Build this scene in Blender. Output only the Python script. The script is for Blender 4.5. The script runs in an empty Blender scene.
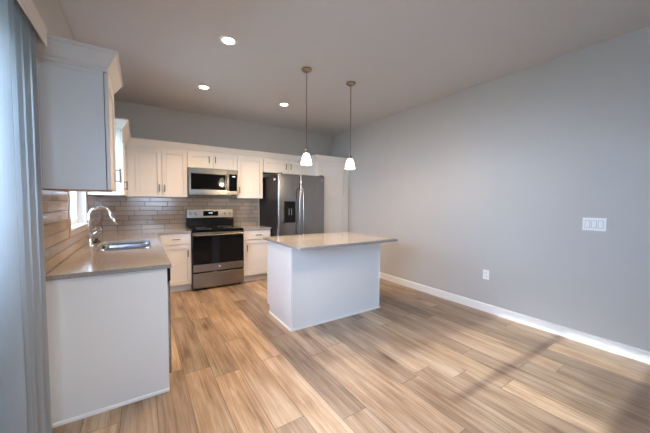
import bpy, bmesh, math, random
from mathutils import Vector, Matrix
random.seed(4)
C = bpy.context.scene.collection
sc = bpy.context.scene

# ------------------------------------------------------------------ camera
fw = Vector((0.54742909, 0.83545191, -0.04838893))
rt = Vector((0.8365962, -0.54777585, 0.00695844))
up = Vector((0.02069285, 0.04429125, 0.99880433))
cd = bpy.data.cameras.new('camera')
cd.sensor_width = 36
cd.lens = 280.79 / 650 * 36
cd.clip_start = 0.02
cam = bpy.data.objects.new('camera', cd)
C.objects.link(cam)
m = Matrix(((rt.x, up.x, -fw.x, 0.47999), (rt.y, up.y, -fw.y, -5.17563), (rt.z, up.z, -fw.z, 1.32814), (0, 0, 0, 1)))
cam.matrix_world = m
sc.camera = cam

# ------------------------------------------------------------------ world, sun, exposure
sc.view_settings.view_transform = 'Standard'
sc.view_settings.look = 'None'
sc.view_settings.gamma = 1
sc.view_settings.use_curve_mapping = False
sc.view_settings.exposure = 1.05
SKY = 18.5
CAN_W = 48.0
DINING_W = 85.0
PENDANT_W = 12.0
SUN = 3.4
w = bpy.data.worlds.new('sky')
sc.world = w
w.use_nodes = True
nt = w.node_tree
nt.nodes.clear()
o = nt.nodes.new('ShaderNodeOutputWorld')
bg = nt.nodes.new('ShaderNodeBackground')
tc = nt.nodes.new('ShaderNodeTexCoord')
sx = nt.nodes.new('ShaderNodeSeparateXYZ')
cr = nt.nodes.new('ShaderNodeValToRGB')
cr.color_ramp.elements[0].position = 0.0
cr.color_ramp.elements[0].color = (0.60, 0.77, 1.0, 1)
cr.color_ramp.elements[1].position = 1.0
cr.color_ramp.elements[1].color = (0.32, 0.56, 1.0, 1)
nt.links.new(tc.outputs['Generated'], sx.inputs[0])
nt.links.new(sx.outputs['Z'], cr.inputs[0])
nt.links.new(cr.outputs[0], bg.inputs[0])
bg.inputs[1].default_value = SKY
nt.links.new(bg.outputs[0], o.inputs[0])

sd = bpy.data.lights.new('sun', 'SUN')
sd.energy = SUN
sd.angle = math.radians(1.2)
sd.color = (1, 0.98, 0.90)
sun = bpy.data.objects.new('sun', sd)
C.objects.link(sun)
sun.rotation_euler = Vector((1, -0.02, -0.47)).to_track_quat('-Z', 'Y').to_euler()


def portal(name, loc, rot, sx_, sy_):
    l = bpy.data.lights.new(name, 'AREA')
    l.shape = 'RECTANGLE'
    l.size = sx_
    l.size_y = sy_
    l.cycles.is_portal = True
    ob = bpy.data.objects.new(name, l)
    C.objects.link(ob)
    ob.location = loc
    ob.rotation_euler = rot


portal('door_portal', (-0.16, -4.08, 1.03), (0, -math.pi / 2, 0), 2.05, 1.44)
portal('sink_window_portal', (-0.16, -1.78, 1.6), (0, -math.pi / 2, 0), 1.0, 0.88)
portal('rear_window_portal', (0.9, -8.16, 1.475), (math.pi / 2, 0, 0), 1.2, 0.75)

# ------------------------------------------------------------------ materials


def mat(name, col, rough=0.5, metal=0.0, noise=0.04, nscale=6.0, bump=0.0, bscale=60.0, spec=0.5, coat=0.0):
    m_ = bpy.data.materials.new(name)
    m_.use_nodes = True
    n = m_.node_tree
    b = n.nodes['Principled BSDF']
    b.inputs['Roughness'].default_value = rough
    b.inputs['Metallic'].default_value = metal
    b.inputs['Specular IOR Level'].default_value = spec
    b.inputs['Coat Weight'].default_value = coat
    t = n.nodes.new('ShaderNodeTexCoord')
    tx = n.nodes.new('ShaderNodeTexNoise')
    tx.inputs['Scale'].default_value = nscale
    n.links.new(t.outputs['Object'], tx.inputs['Vector'])
    mx = n.nodes.new('ShaderNodeMix')
    mx.data_type = 'RGBA'
    mx.inputs[6].default_value = tuple(c * (1 - noise) for c in col) + (1,)
    mx.inputs[7].default_value = tuple(min(1, c * (1 + noise)) for c in col) + (1,)
    n.links.new(tx.outputs['Fac'], mx.inputs[0])
    n.links.new(mx.outputs[2], b.inputs['Base Color'])
    if bump:
        t2 = n.nodes.new('ShaderNodeTexNoise')
        t2.inputs['Scale'].default_value = bscale
        n.links.new(t.outputs['Object'], t2.inputs['Vector'])
        bp = n.nodes.new('ShaderNodeBump')
        bp.inputs['Strength'].default_value = bump
        bp.inputs['Distance'].default_value = 0.002
        n.links.new(t2.outputs['Fac'], bp.inputs['Height'])
        n.links.new(bp.outputs[0], b.inputs['Normal'])
    return m_


def emit(name, col, strength):
    m_ = bpy.data.materials.new(name)
    m_.use_nodes = True
    n = m_.node_tree
    b = n.nodes['Principled BSDF']
    b.inputs['Base Color'].default_value = (0.9, 0.9, 0.9, 1)
    b.inputs['Emission Color'].default_value = col + (1,)
    b.inputs['Emission Strength'].default_value = strength
    return m_


def glassmat(name, tint=(0.95, 0.98, 1.0)):
    m_ = bpy.data.materials.new(name)
    m_.use_nodes = True
    n = m_.node_tree
    n.nodes.clear()
    out = n.nodes.new('ShaderNodeOutputMaterial')
    tr = n.nodes.new('ShaderNodeBsdfTransparent')
    tr.inputs[0].default_value = tint + (1,)
    gl = n.nodes.new('ShaderNodeBsdfGlossy')
    gl.inputs['Roughness'].default_value = 0.02
    fr = n.nodes.new('ShaderNodeFresnel')
    fr.inputs[0].default_value = 1.3
    mx = n.nodes.new('ShaderNodeMixShader')
    n.links.new(fr.outputs[0], mx.inputs[0])
    n.links.new(tr.outputs[0], mx.inputs[1])
    n.links.new(gl.outputs[0], mx.inputs[2])
    n.links.new(mx.outputs[0], out.inputs[0])
    return m_


def mathn(n, op, a, b=None, c=None):
    x = n.nodes.new('ShaderNodeMath')
    x.operation = op
    for i, v in enumerate((a, b, c)):
        if v is None:
            continue
        if isinstance(v, (int, float)):
            x.inputs[i].default_value = v
        else:
            n.links.new(v, x.inputs[i])
    return x.outputs[0]


def floor_mat():
    m_ = bpy.data.materials.new('oak_planks')
    m_.use_nodes = True
    n = m_.node_tree
    L = n.links.new
    b = n.nodes['Principled BSDF']
    t = n.nodes.new('ShaderNodeTexCoord')
    s = n.nodes.new('ShaderNodeSeparateXYZ')
    L(t.outputs['Object'], s.inputs[0])
    X, Y = s.outputs[0], s.outputs[1]
    Wd, Ln = 0.19, 1.22
    u = mathn(n, 'DIVIDE', mathn(n, 'SUBTRACT', X, 0.16), Wd)
    col = mathn(n, 'FLOOR', u)
    wn = n.nodes.new('ShaderNodeTexWhiteNoise')
    wn.noise_dimensions = '1D'
    L(mathn(n, 'ADD', col, 31.7), wn.inputs['W'])
    v = mathn(n, 'ADD', mathn(n, 'DIVIDE', Y, Ln), wn.outputs['Value'])
    row = mathn(n, 'FLOOR', v)
    wn2 = n.nodes.new('ShaderNodeTexWhiteNoise')
    wn2.noise_dimensions = '2D'
    cb = n.nodes.new('ShaderNodeCombineXYZ')
    L(mathn(n, 'ADD', col, 0.5), cb.inputs[0])
    L(mathn(n, 'ADD', row, 0.5), cb.inputs[1])
    L(cb.outputs[0], wn2.inputs['Vector'])
    rnd = wn2.outputs['Value']
    # grain: stretched along the plank, shifted per plank
    gv = n.nodes.new('ShaderNodeCombineXYZ')
    L(mathn(n, 'MULTIPLY', X, 38.0), gv.inputs[0])
    L(mathn(n, 'MULTIPLY', Y, 1.6), gv.inputs[1])
    L(mathn(n, 'MULTIPLY', rnd, 57.0), gv.inputs[2])
    g1 = n.nodes.new('ShaderNodeTexNoise')
    g1.inputs['Scale'].default_value = 1.0
    g1.inputs['Detail'].default_value = 9
    g1.inputs['Roughness'].default_value = 0.72
    g1.inputs['Distortion'].default_value = 0.6
    L(gv.outputs[0], g1.inputs['Vector'])
    # broad tone drift and knots
    kv = n.nodes.new('ShaderNodeCombineXYZ')
    L(mathn(n, 'MULTIPLY', X, 9.0), kv.inputs[0])
    L(mathn(n, 'MULTIPLY', Y, 1.9), kv.inputs[1])
    L(mathn(n, 'MULTIPLY', rnd, 91.0), kv.inputs[2])
    g2 = n.nodes.new('ShaderNodeTexNoise')
    g2.inputs['Scale'].default_value = 1.0
    g2.inputs['Detail'].default_value = 3
    L(kv.outputs[0], g2.inputs['Vector'])
    r1 = n.nodes.new('ShaderNodeValToRGB')
    e = r1.color_ramp.elements
    e[0].position = 0.36
    e[0].color = (0.20, 0.135, 0.09, 1)
    e[1].position = 0.60
    e[1].color = (0.52, 0.41, 0.305, 1)
    e2 = r1.color_ramp.elements.new(0.45)
    e2.color = (0.345, 0.235, 0.152, 1)
    L(mathn(n, 'ADD', mathn(n, 'MULTIPLY', g1.outputs['Fac'], 0.62), mathn(n, 'MULTIPLY', g2.outputs['Fac'], 0.36)), r1.inputs[0])
    # per plank tone
    tone = n.nodes.new('ShaderNodeMix')
    tone.data_type = 'RGBA'
    tone.blend_type = 'MULTIPLY'
    tone.inputs[0].default_value = 1
    L(r1.outputs[0], tone.inputs[6])
    r2 = n.nodes.new('ShaderNodeValToRGB')
    e = r2.color_ramp.elements
    e[0].position = 0
    e[0].color = (0.62, 0.62, 0.65, 1)
    e[1].position = 1
    e[1].color = (1.14, 1.10, 1.05, 1)
    L(rnd, r2.inputs[0])
    L(r2.outputs[0], tone.inputs[7])
    # dark knots
    kn = n.nodes.new('ShaderNodeTexVoronoi')
    kn.inputs['Scale'].default_value = 1.0
    kv2 = n.nodes.new('ShaderNodeCombineXYZ')
    L(mathn(n, 'MULTIPLY', X, 4.5), kv2.inputs[0])
    L(mathn(n, 'MULTIPLY', Y, 1.5), kv2.inputs[1])
    L(mathn(n, 'MULTIPLY', rnd, 13.0), kv2.inputs[2])
    L(kv2.outputs[0], kn.inputs['Vector'])
    kr = n.nodes.new('ShaderNodeValToRGB')
    e = kr.color_ramp.elements
    e[0].position = 0.03
    e[0].color = (0.35, 0.3, 0.27, 1)
    e[1].position = 0.21
    e[1].color = (1, 1, 1, 1)
    L(kn.outputs['Distance'], kr.inputs[0])
    m3 = n.nodes.new('ShaderNodeMix')
    m3.data_type = 'RGBA'
    m3.blend_type = 'MULTIPLY'
    m3.inputs[0].default_value = 0.8
    L(tone.outputs[2], m3.inputs[6])
    L(kr.outputs[0], m3.inputs[7])
    # seams
    fu = mathn(n, 'FRACT', u)
    du = mathn(n, 'MULTIPLY', mathn(n, 'MINIMUM', fu, mathn(n, 'SUBTRACT', 1.0, fu)), Wd)
    fv = mathn(n, 'FRACT', v)
    dv = mathn(n, 'MULTIPLY', mathn(n, 'MINIMUM', fv, mathn(n, 'SUBTRACT', 1.0, fv)), Ln)
    d = mathn(n, 'MINIMUM', du, dv)
    seam = n.nodes.new('ShaderNodeMapRange')
    seam.inputs['From Min'].default_value = 0.0008
    seam.inputs['From Max'].default_value = 0.0030
    L(d, seam.inputs['Value'])
    m4 = n.nodes.new('ShaderNodeMix')
    m4.data_type = 'RGBA'
    m4.inputs[6].default_value = (0.12, 0.08, 0.05, 1)
    L(seam.outputs[0], m4.inputs[0])
    L(m3.outputs[2], m4.inputs[7])
    L(m4.outputs[2], b.inputs['Base Color'])
    b.inputs['Roughness'].default_value = 0.34
    bp = n.nodes.new('ShaderNodeBump')
    bp.inputs['Strength'].default_value = 0.25
    bp.inputs['Distance'].default_value = 0.002
    L(mathn(n, 'ADD', seam.outputs[0], mathn(n, 'MULTIPLY', g1.outputs['Fac'], 0.5)), bp.inputs['Height'])
    L(bp.outputs[0], b.inputs['Normal'])
    return m_


def tile_mat(name, axis):
    """running-bond glazed subway tile; axis = world axis that runs along the wall"""
    m_ = bpy.data.materials.new(name)
    m_.use_nodes = True
    n = m_.node_tree
    L = n.links.new
    b = n.nodes['Principled BSDF']
    t = n.nodes.new('ShaderNodeTexCoord')
    s = n.nodes.new('ShaderNodeSeparateXYZ')
    L(t.outputs['Object'], s.inputs[0])
    U = s.outputs[0 if axis == 'x' else 1]
    Z = s.outputs[2]
    Hh, Ll, G = 0.0712, 0.305, 0.0042
    v = mathn(n, 'DIVIDE', mathn(n, 'SUBTRACT', Z, 0.9015), Hh)
    row = mathn(n, 'FLOOR', v)
    off = mathn(n, 'MULTIPLY', mathn(n, 'SUBTRACT', row, 3.0), -0.23)
    u = mathn(n, 'ADD', mathn(n, 'DIVIDE', mathn(n, 'SUBTRACT', U, 0.389), Ll), off)
    u = mathn(n, 'ADD', u, 50.0)
    fu, fv = mathn(n, 'FRACT', u), mathn(n, 'FRACT', v)
    du = mathn(n, 'MULTIPLY', mathn(n, 'MINIMUM', fu, mathn(n, 'SUBTRACT', 1.0, fu)), Ll)
    dv = mathn(n, 'MULTIPLY', mathn(n, 'MINIMUM', fv, mathn(n, 'SUBTRACT', 1.0, fv)), Hh)
    d = mathn(n, 'MINIMUM', du, dv)
    g = n.nodes.new('ShaderNodeMapRange')
    g.inputs['From Min'].default_value = G * 0.5
    g.inputs['From Max'].default_value = G * 1.1
    L(d, g.inputs['Value'])
    wn = n.nodes.new('ShaderNodeTexWhiteNoise')
    wn.noise_dimensions = '2D'
    cb = n.nodes.new('ShaderNodeCombineXYZ')
    L(mathn(n, 'ADD', mathn(n, 'FLOOR', u), 0.5), cb.inputs[0])
    L(mathn(n, 'ADD', row, 0.5), cb.inputs[1])
    L(cb.outputs[0], wn.inputs['Vector'])
    r = n.nodes.new('ShaderNodeValToRGB')
    r.color_ramp.elements[0].color = (0.37, 0.285, 0.21, 1)
    r.color_ramp.elements[1].color = (0.49, 0.385, 0.29, 1)
    L(wn.outputs['Value'], r.inputs[0])
    mx = n.nodes.new('ShaderNodeMix')
    mx.data_type = 'RGBA'
    mx.inputs[6].default_value = (0.13, 0.10, 0.075, 1)
    L(g.outputs[0], mx.inputs[0])
    L(r.outputs[0], mx.inputs[7])
    L(mx.outputs[2], b.inputs['Base Color'])
    rr = n.nodes.new('ShaderNodeMapRange')
    rr.inputs['To Min'].default_value = 0.7
    rr.inputs['To Max'].default_value = 0.17
    L(g.outputs[0], rr.inputs['Value'])
    L(rr.outputs[0], b.inputs['Roughness'])
    tx = n.nodes.new('ShaderNodeTexNoise')
    tx.inputs['Scale'].default_value = 9
    L(t.outputs['Object'], tx.inputs['Vector'])
    bp = n.nodes.new('ShaderNodeBump')
    bp.inputs['Strength'].default_value = 0.5
    bp.inputs['Distance'].default_value = 0.003
    L(mathn(n, 'ADD', g.outputs[0], mathn(n, 'MULTIPLY', tx.outputs['Fac'], 0.9)), bp.inputs['Height'])
    L(bp.outputs[0], b.inputs['Normal'])
    return m_


def quartz_mat():
    m_ = bpy.data.materials.new('quartz')
    m_.use_nodes = True
    n = m_.node_tree
    b = n.nodes['Principled BSDF']
    t = n.nodes.new('ShaderNodeTexCoord')
    a = n.nodes.new('ShaderNodeTexNoise')
    a.inputs['Scale'].default_value = 160
    a.inputs['Detail'].default_value = 3
    n.links.new(t.outputs['Object'], a.inputs['Vector'])
    r = n.nodes.new('ShaderNodeValToRGB')
    r.color_ramp.elements[0].position = 0.38
    r.color_ramp.elements[0].color = (0.235, 0.21, 0.20, 1)
    r.color_ramp.elements[1].position = 0.62
    r.color_ramp.elements[1].color = (0.40, 0.365, 0.34, 1)
    n.links.new(a.outputs['Fac'], r.inputs[0])
    n.links.new(r.outputs[0], b.inputs['Base Color'])
    b.inputs['Roughness'].default_value = 0.12
    return m_


def brushed(name, col, rough, axis=2):
    m_ = bpy.data.materials.new(name)
    m_.use_nodes = True
    n = m_.node_tree
    b = n.nodes['Principled BSDF']
    b.inputs['Metallic'].default_value = 1
    b.inputs['Base Color'].default_value = col + (1,)
    t = n.nodes.new('ShaderNodeTexCoord')
    mp = n.nodes.new('ShaderNodeMapping')
    sc_ = [220, 220, 220]
    sc_[axis] = 3
    mp.inputs['Scale'].default_value = sc_
    n.links.new(t.outputs['Object'], mp.inputs[0])
    a = n.nodes.new('ShaderNodeTexNoise')
    a.inputs['Scale'].default_value = 1
    n.links.new(mp.outputs[0], a.inputs['Vector'])
    mr = n.nodes.new('ShaderNodeMapRange')
    mr.inputs['To Min'].default_value = rough - 0.02
    mr.inputs['To Max'].default_value = rough + 0.03
    n.links.new(a.outputs['Fac'], mr.inputs['Value'])
    n.links.new(mr.outputs[0], b.inputs['Roughness'])
    return m_


def vane_mat():
    m_ = bpy.data.materials.new('vinyl_vane')
    m_.use_nodes = True
    n = m_.node_tree
    n.nodes.clear()
    out = n.nodes.new('ShaderNodeOutputMaterial')
    d = n.nodes.new('ShaderNodeBsdfDiffuse')
    d.inputs[0].default_value = (0.44, 0.44, 0.43, 1)
    tr = n.nodes.new('ShaderNodeBsdfTranslucent')
    tr.inputs[0].default_value = (0.46, 0.47, 0.47, 1)
    mx = n.nodes.new('ShaderNodeMixShader')
    mx.inputs[0].default_value = 0.3
    n.links.new(d.outputs[0], mx.inputs[1])
    n.links.new(tr.outputs[0], mx.inputs[2])
    n.links.new(mx.outputs[0], out.inputs[0])
    return m_


M = dict(
    wall=mat('wall_paint', (0.48, 0.465, 0.45), 0.5, bump=0.15, bscale=220, noise=0.015),
    ceiling=mat('ceiling_paint', (0.57, 0.555, 0.56), 0.8, bump=0.2, bscale=140, noise=0.015),
    white=mat('cabinet_paint', (0.74, 0.705, 0.665), 0.32, noise=0.012),
    whitecool=mat('panel_paint', (0.78, 0.77, 0.75), 0.22, noise=0.012),
    trim=mat('trim_paint', (0.80, 0.80, 0.79), 0.35, noise=0.01),
    floor=floor_mat(),
    tile_back=tile_mat('tile_back', 'x'), tile_left=tile_mat('tile_left', 'y'),
    bullnose=mat('bullnose_tile', (0.50, 0.42, 0.35), 0.2, bump=0.2, bscale=12),
    quartz=quartz_mat(),
    steel=brushed('stainless_steel', (0.30, 0.29, 0.28), 0.26),
    steelh=brushed('stainless_steel_brushed_across', (0.29, 0.265, 0.235), 0.25, 0),
    sink=brushed('sink_steel', (0.36, 0.37, 0.40), 0.22, 1),
    chrome=mat('chrome', (0.72, 0.72, 0.72), 0.09, 1.0, noise=0.01),
    nickel=mat('brushed_nickel', (0.22, 0.18, 0.145), 0.3, 1.0, noise=0.03),
    bronze=mat('pendant_nickel', (0.36, 0.31, 0.26), 0.28, 1.0, noise=0.03),
    blackglass=mat('black_glass', (0.004, 0.004, 0.005), 0.05, noise=0.02, spec=0.25),
    black=mat('black_enamel', (0.007, 0.0065, 0.006), 0.25, noise=0.05, spec=0.3),
    darkside=mat('fridge_side_paint', (0.014, 0.013, 0.013), 0.4, bump=0.3, bscale=300, spec=0.15),
    rubber=mat('black_rubber', (0.01, 0.01, 0.01), 0.5),
    wood=mat('natural_wood', (0.42, 0.22, 0.09), 0.5, noise=0.15, nscale=25),
    plastic=mat('white_plastic', (0.86, 0.86, 0.86), 0.3, noise=0.01),
    slot=mat('dark_slot', (0.10, 0.10, 0.10), 0.5),
    grey=mat('switch_gap', (0.36, 0.37, 0.38), 0.5),
    vane=vane_mat(),
    valance=mat('valance_vinyl', (0.60, 0.56, 0.52), 0.45),
    glass=glassmat('window_glass'),
    can=emit('can_lens', (1, 0.90, 0.76), 18.0),
    shade=emit('frosted_shade', (1, 0.86, 0.68), 5.0),
    display=emit('clock_display', (0.25, 0.7, 1.0), 0.5),
    siding=mat('pale_siding', (0.70, 0.70, 0.68), 0.6),
    grass=mat('dry_lawn', (0.26, 0.28, 0.20), 0.9, noise=0.3, nscale=2),
    concrete=mat('pale_concrete', (0.46, 0.46, 0.45), 0.8, noise=0.06, nscale=3, bump=0.3),
    bowl=emit('opal_bowl', (1, 0.9, 0.75), 1.5),
)

# ------------------------------------------------------------------ mesh helpers


class MB:
    """collects boxes, tubes, lathes and prisms in world coordinates, then links them as ONE mesh object"""

    def __init__(self, f=None):
        self.bm = bmesh.new()
        self.f = f

    def box(self, x0, x1, y0, y1, z0, z1):
        if self.f:
            a, b_ = self.f(x0, y0, z0), self.f(x1, y1, z1)
            (x0, y0, z0), (x1, y1, z1) = a, b_
        x0, x1 = sorted((x0, x1))
        y0, y1 = sorted((y0, y1))
        z0, z1 = sorted((z0, z1))
        v = [self.bm.verts.new(p) for p in ((x0, y0, z0), (x1, y0, z0), (x1, y1, z0), (x0, y1, z0), (x0, y0, z1), (x1, y0, z1), (x1, y1, z1), (x0, y1, z1))]
        for q in ((0, 3, 2, 1), (4, 5, 6, 7), (0, 1, 5, 4), (1, 2, 6, 5), (2, 3, 7, 6), (3, 0, 4, 7)):
            self.bm.faces.new([v[i] for i in q])
        return self

    def tube(self, pts, r, seg=12):
        if self.f:
            pts = [self.f(*p) for p in pts]
        pts = [Vector(p) for p in pts]
        rs = r if isinstance(r, (list, tuple)) else [r] * len(pts)
        rings = []
        prev = None
        for i, p in enumerate(pts):
            d = (pts[min(i + 1, len(pts) - 1)] - pts[max(i - 1, 0)]).normalized()
            if prev is None:
                a = Vector((0, 0, 1)) if abs(d.z) < 0.9 else Vector((1, 0, 0))
                n1 = d.cross(a).normalized()
            else:
                n1 = (prev - d * prev.dot(d)).normalized()
            prev = n1
            n2 = d.cross(n1)
            rings.append([self.bm.verts.new(p + (n1 * math.cos(t) + n2 * math.sin(t)) * rs[i]) for t in [2 * math.pi * k / seg for k in range(seg)]])
        for a, b_ in zip(rings, rings[1:]):
            for k in range(seg):
                self.bm.faces.new((a[k], a[(k + 1) % seg], b_[(k + 1) % seg], b_[k]))
        self.bm.faces.new(rings[0][::-1])
        self.bm.faces.new(rings[-1])
        return self

    def lathe(self, prof, c, seg=28, axis='z', cap=True):
        rings = []
        for r, h in prof:
            ring = []
            for k in range(seg):
                t = 2 * math.pi * k / seg
                a, b_ = r * math.cos(t), r * math.sin(t)
                p = {'z': (a, b_, h), 'y': (a, h, b_), 'x': (h, a, b_)}[axis]
                ring.append(self.bm.verts.new((c[0] + p[0], c[1] + p[1], c[2] + p[2])))
            rings.append(ring)
        for a, b_ in zip(rings, rings[1:]):
            for k in range(seg):
                self.bm.faces.new((a[k], a[(k + 1) % seg], b_[(k + 1) % seg], b_[k]))
        if cap:
            self.bm.faces.new(rings[0][::-1])
            self.bm.faces.new(rings[-1])
        return self

    def sweep(self, prof, path):
        """prof: (out, z) pairs; path: list of ((x, y), (ox, oy)) with mitred outward direction"""
        rings = []
        for (px, py), (ox, oy) in path:
            rings.append([self.bm.verts.new((px + ox * a, py + oy * a, z)) for a, z in prof])
        k = len(prof)
        for a, b_ in zip(rings, rings[1:]):
            for i in range(k):
                self.bm.faces.new((a[i], a[(i + 1) % k], b_[(i + 1) % k], b_[i]))
        self.bm.faces.new(rings[0])
        self.bm.faces.new(rings[-1][::-1])
        return self

    def build(self, name, m_, parent=None, bevel=0.0, smooth=False, seg=2):
        bmesh.ops.recalc_face_normals(self.bm, faces=self.bm.faces)
        off = Vector((0, 0, 0))
        q = parent
        while q is not None:
            off += q.location
            q = q.parent
        if off.length:
            bmesh.ops.translate(self.bm, verts=self.bm.verts, vec=-off)
        me = bpy.data.meshes.new(name)
        self.bm.to_mesh(me)
        self.bm.free()
        me.materials.append(M[m_] if isinstance(m_, str) else m_)
        ob = bpy.data.objects.new(name, me)
        C.objects.link(ob)
        ob.parent = parent
        if smooth:
            for p in me.polygons:
                p.use_smooth = True
            try:
                me.set_sharp_from_angle(angle=math.radians(40))
            except Exception:
                pass
        if bevel:
            b_ = ob.modifiers.new('bevel', 'BEVEL')
            b_.width = bevel
            b_.segments = seg
            b_.limit_method = 'ANGLE'
            b_.angle_limit = math.radians(40)
        return ob


def thing(name, label, cat, loc, group=None):
    ob = bpy.data.objects.new(name, None)
    C.objects.link(ob)
    ob.location = loc
    ob.empty_display_size = 0.1
    return tag(ob, label, cat, group)


def tag(ob, label, cat, group=None):
    ob['label'] = label
    ob['category'] = cat
    if group:
        ob['group'] = group
    return ob


def struct(ob, label=None):
    ob['kind'] = 'structure'
    if label:
        ob['label'] = label
    return ob


def dup(root, delta):
    """copy a thing with its parts and their sub-parts"""
    r = root.copy()
    C.objects.link(r)
    r.location = root.location + Vector(delta)
    for ch in list(root.children):
        c = ch.copy()
        C.objects.link(c)
        c.parent = r
        for g in list(ch.children):
            d = g.copy()
            C.objects.link(d)
            d.parent = c
    return r


# ------------------------------------------------------------------ room dimensions (metres; left wall x=0, back wall y=0)
W, H, YR = 4.026, 2.81, -8.0
ZC = 0.9015          # worktop height
WY0, WY1, WZ0, WZ1 = -2.217, -1.338, 1.091, 2.10     # sink window
DY0, DY1, DZ1 = -4.80, -3.36, 2.06                   # sliding door
RX0, RX1, RZ0, RZ1 = 0.3, 1.5, 1.1, 1.85              # rear window
T = 0.14

struct(MB().box(-T, W + T, YR - T, T, -0.12, 0).build('floor', 'floor'), 'warm oak plank floor')
struct(MB().box(-T, W + T, YR - T, T, H, H + 0.12).build('ceiling', 'ceiling'))
struct(MB().box(-T, W + T, 0, T, 0, H).build('wall_back', 'wall'))
struct(MB().box(W, W + T, YR, 0, 0, H).build('wall_right', 'wall'))
wl = MB()
wl.box(-T, 0, WY1, 0, 0, H).box(-T, 0, WY0, WY1, 0, WZ0).box(-T, 0, WY0, WY1, WZ1, H)
wl.box(-T, 0, DY1, WY0, 0, H).box(-T, 0, DY0, DY1, DZ1, H).box(-T, 0, YR, DY0, 0, H)
struct(wl.build('wall_left', 'wall'))
wr = MB()
wr.box(-T, RX0, YR - T, YR, 0, H).box(RX1, W + T, YR - T, YR, 0, H).box(RX0, RX1, YR - T, YR, 0, RZ0).box(RX0, RX1, YR - T, YR, RZ1, H)
struct(wr.build('wall_rear', 'wall'))
# baseboards with a small eased top
struct(MB().sweep([(0, 0), (0.016, 0), (0.016, 0.086), (0.010, 0.098), (0, 0.100)], [((W, -0.66), (-1, 0)), ((W, YR), (-1, 0))]).build('baseboard_right', 'trim'))
struct(MB().sweep([(0, 0), (0.016, 0), (0.016, 0.086), (0.010, 0.098), (0, 0.100)], [((0, DY0 - 0.06), (1, 0)), ((0, YR), (1, 0))]).build('baseboard_left', 'trim'))
struct(MB().sweep([(0, 0), (0.016, 0), (0.016, 0.086), (0.010, 0.098), (0, 0.100)], [((0.016, YR), (0, 1)), ((W - 0.016, YR), (0, 1))]).build('baseboard_rear', 'trim'))

# window over the sink
wroot = struct(thing('window_1', 'white window recessed over the sink', 'window', (-0.1, (WY0 + WY1) / 2, WZ0)))
del wroot['category']
f = MB()
f.box(-0.13, -0.07, WY0, WY0 + 0.045, WZ0 + 0.012, WZ1).box(-0.13, -0.07, WY1 - 0.045, WY1, WZ0 + 0.012, WZ1)
f.box(-0.13, -0.07, WY0 + 0.045, WY1 - 0.045, WZ0 + 0.012, WZ0 + 0.057).box(-0.13, -0.07, WY0 + 0.045, WY1 - 0.045, WZ1 - 0.045, WZ1)
f.box(-0.125, -0.08, (WY0 + WY1) / 2 - 0.02, (WY0 + WY1) / 2 + 0.02, WZ0 + 0.057, WZ1 - 0.045)
f.build('window_frame', 'plastic', wroot, 0.002)
MB().box(-0.104, -0.098, WY0 + 0.045, WY1 - 0.045, WZ0 + 0.057, WZ1 - 0.045).build('pane', 'glass', wroot)
MB().box(-0.07, 0.012, WY0, WY1, WZ0, WZ0 + 0.012).build('window_sill', 'trim', wroot, 0.002)
MB().box(-0.07, 0, WY1 - 0.006, WY1, WZ0 + 0.012, WZ1).build('jamb', 'trim', wroot)
MB().box(-0.07, 0, WY0, WY0 + 0.006, WZ0 + 0.012, WZ1).build('jamb', 'trim', wroot)

# sliding door
droot = struct(thing('door_1', 'white framed sliding glass door behind the vertical blind', 'door', (-0.07, (DY0 + DY1) / 2, 0)))
del droot['category']
f = MB()
ym = (DY0 + DY1) / 2
f.box(-0.13, -0.02, DY0, DY0 + 0.05, 0, DZ1).box(-0.13, -0.02, DY1 - 0.05, DY1, 0, DZ1).box(-0.13, -0.02, DY0 + 0.05, DY1 - 0.05, DZ1 - 0.05, DZ1).box(-0.13, -0.02, DY0 + 0.05, DY1 - 0.05, 0, 0.04)
f.build('door_frame', 'plastic', droot, 0.002)
for a, b_, x in ((DY0 + 0.05, ym + 0.03, -0.055), (ym - 0.03, DY1 - 0.05, -0.10)):
    f = MB()
    f.box(x - 0.017, x + 0.017, a, a + 0.06, 0.042, DZ1 - 0.052).box(x - 0.017, x + 0.017, b_ - 0.06, b_, 0.042, DZ1 - 0.052)
    f.box(x - 0.017, x + 0.017, a + 0.06, b_ - 0.06, 0.042, 0.12).box(x - 0.017, x + 0.017, a + 0.06, b_ - 0.06, DZ1 - 0.115, DZ1 - 0.052)
    s_ = f.build('sash', 'plastic', droot, 0.002)
    MB().box(x - 0.003, x + 0.003, a + 0.06, b_ - 0.06, 0.12, DZ1 - 0.115).build('pane', 'glass', s_)
MB().tube([(-0.036, DY0 + 0.08, 0.93), (-0.008, DY0 + 0.08, 0.95), (-0.008, DY0 + 0.08, 1.13), (-0.036, DY0 + 0.08, 1.15)], 0.008).build('door_handle', 'plastic', droot, smooth=True)
f = MB()
f.box(0, 0.018, DY1, DY1 + 0.06, 0, DZ1 + 0.06).box(0, 0.018, DY0 - 0.06, DY0, 0, DZ1 + 0.06).box(0, 0.018, DY0, DY1, DZ1, DZ1 + 0.06)
struct(f.build('trim_1', 'trim', None, 0.002))

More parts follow.
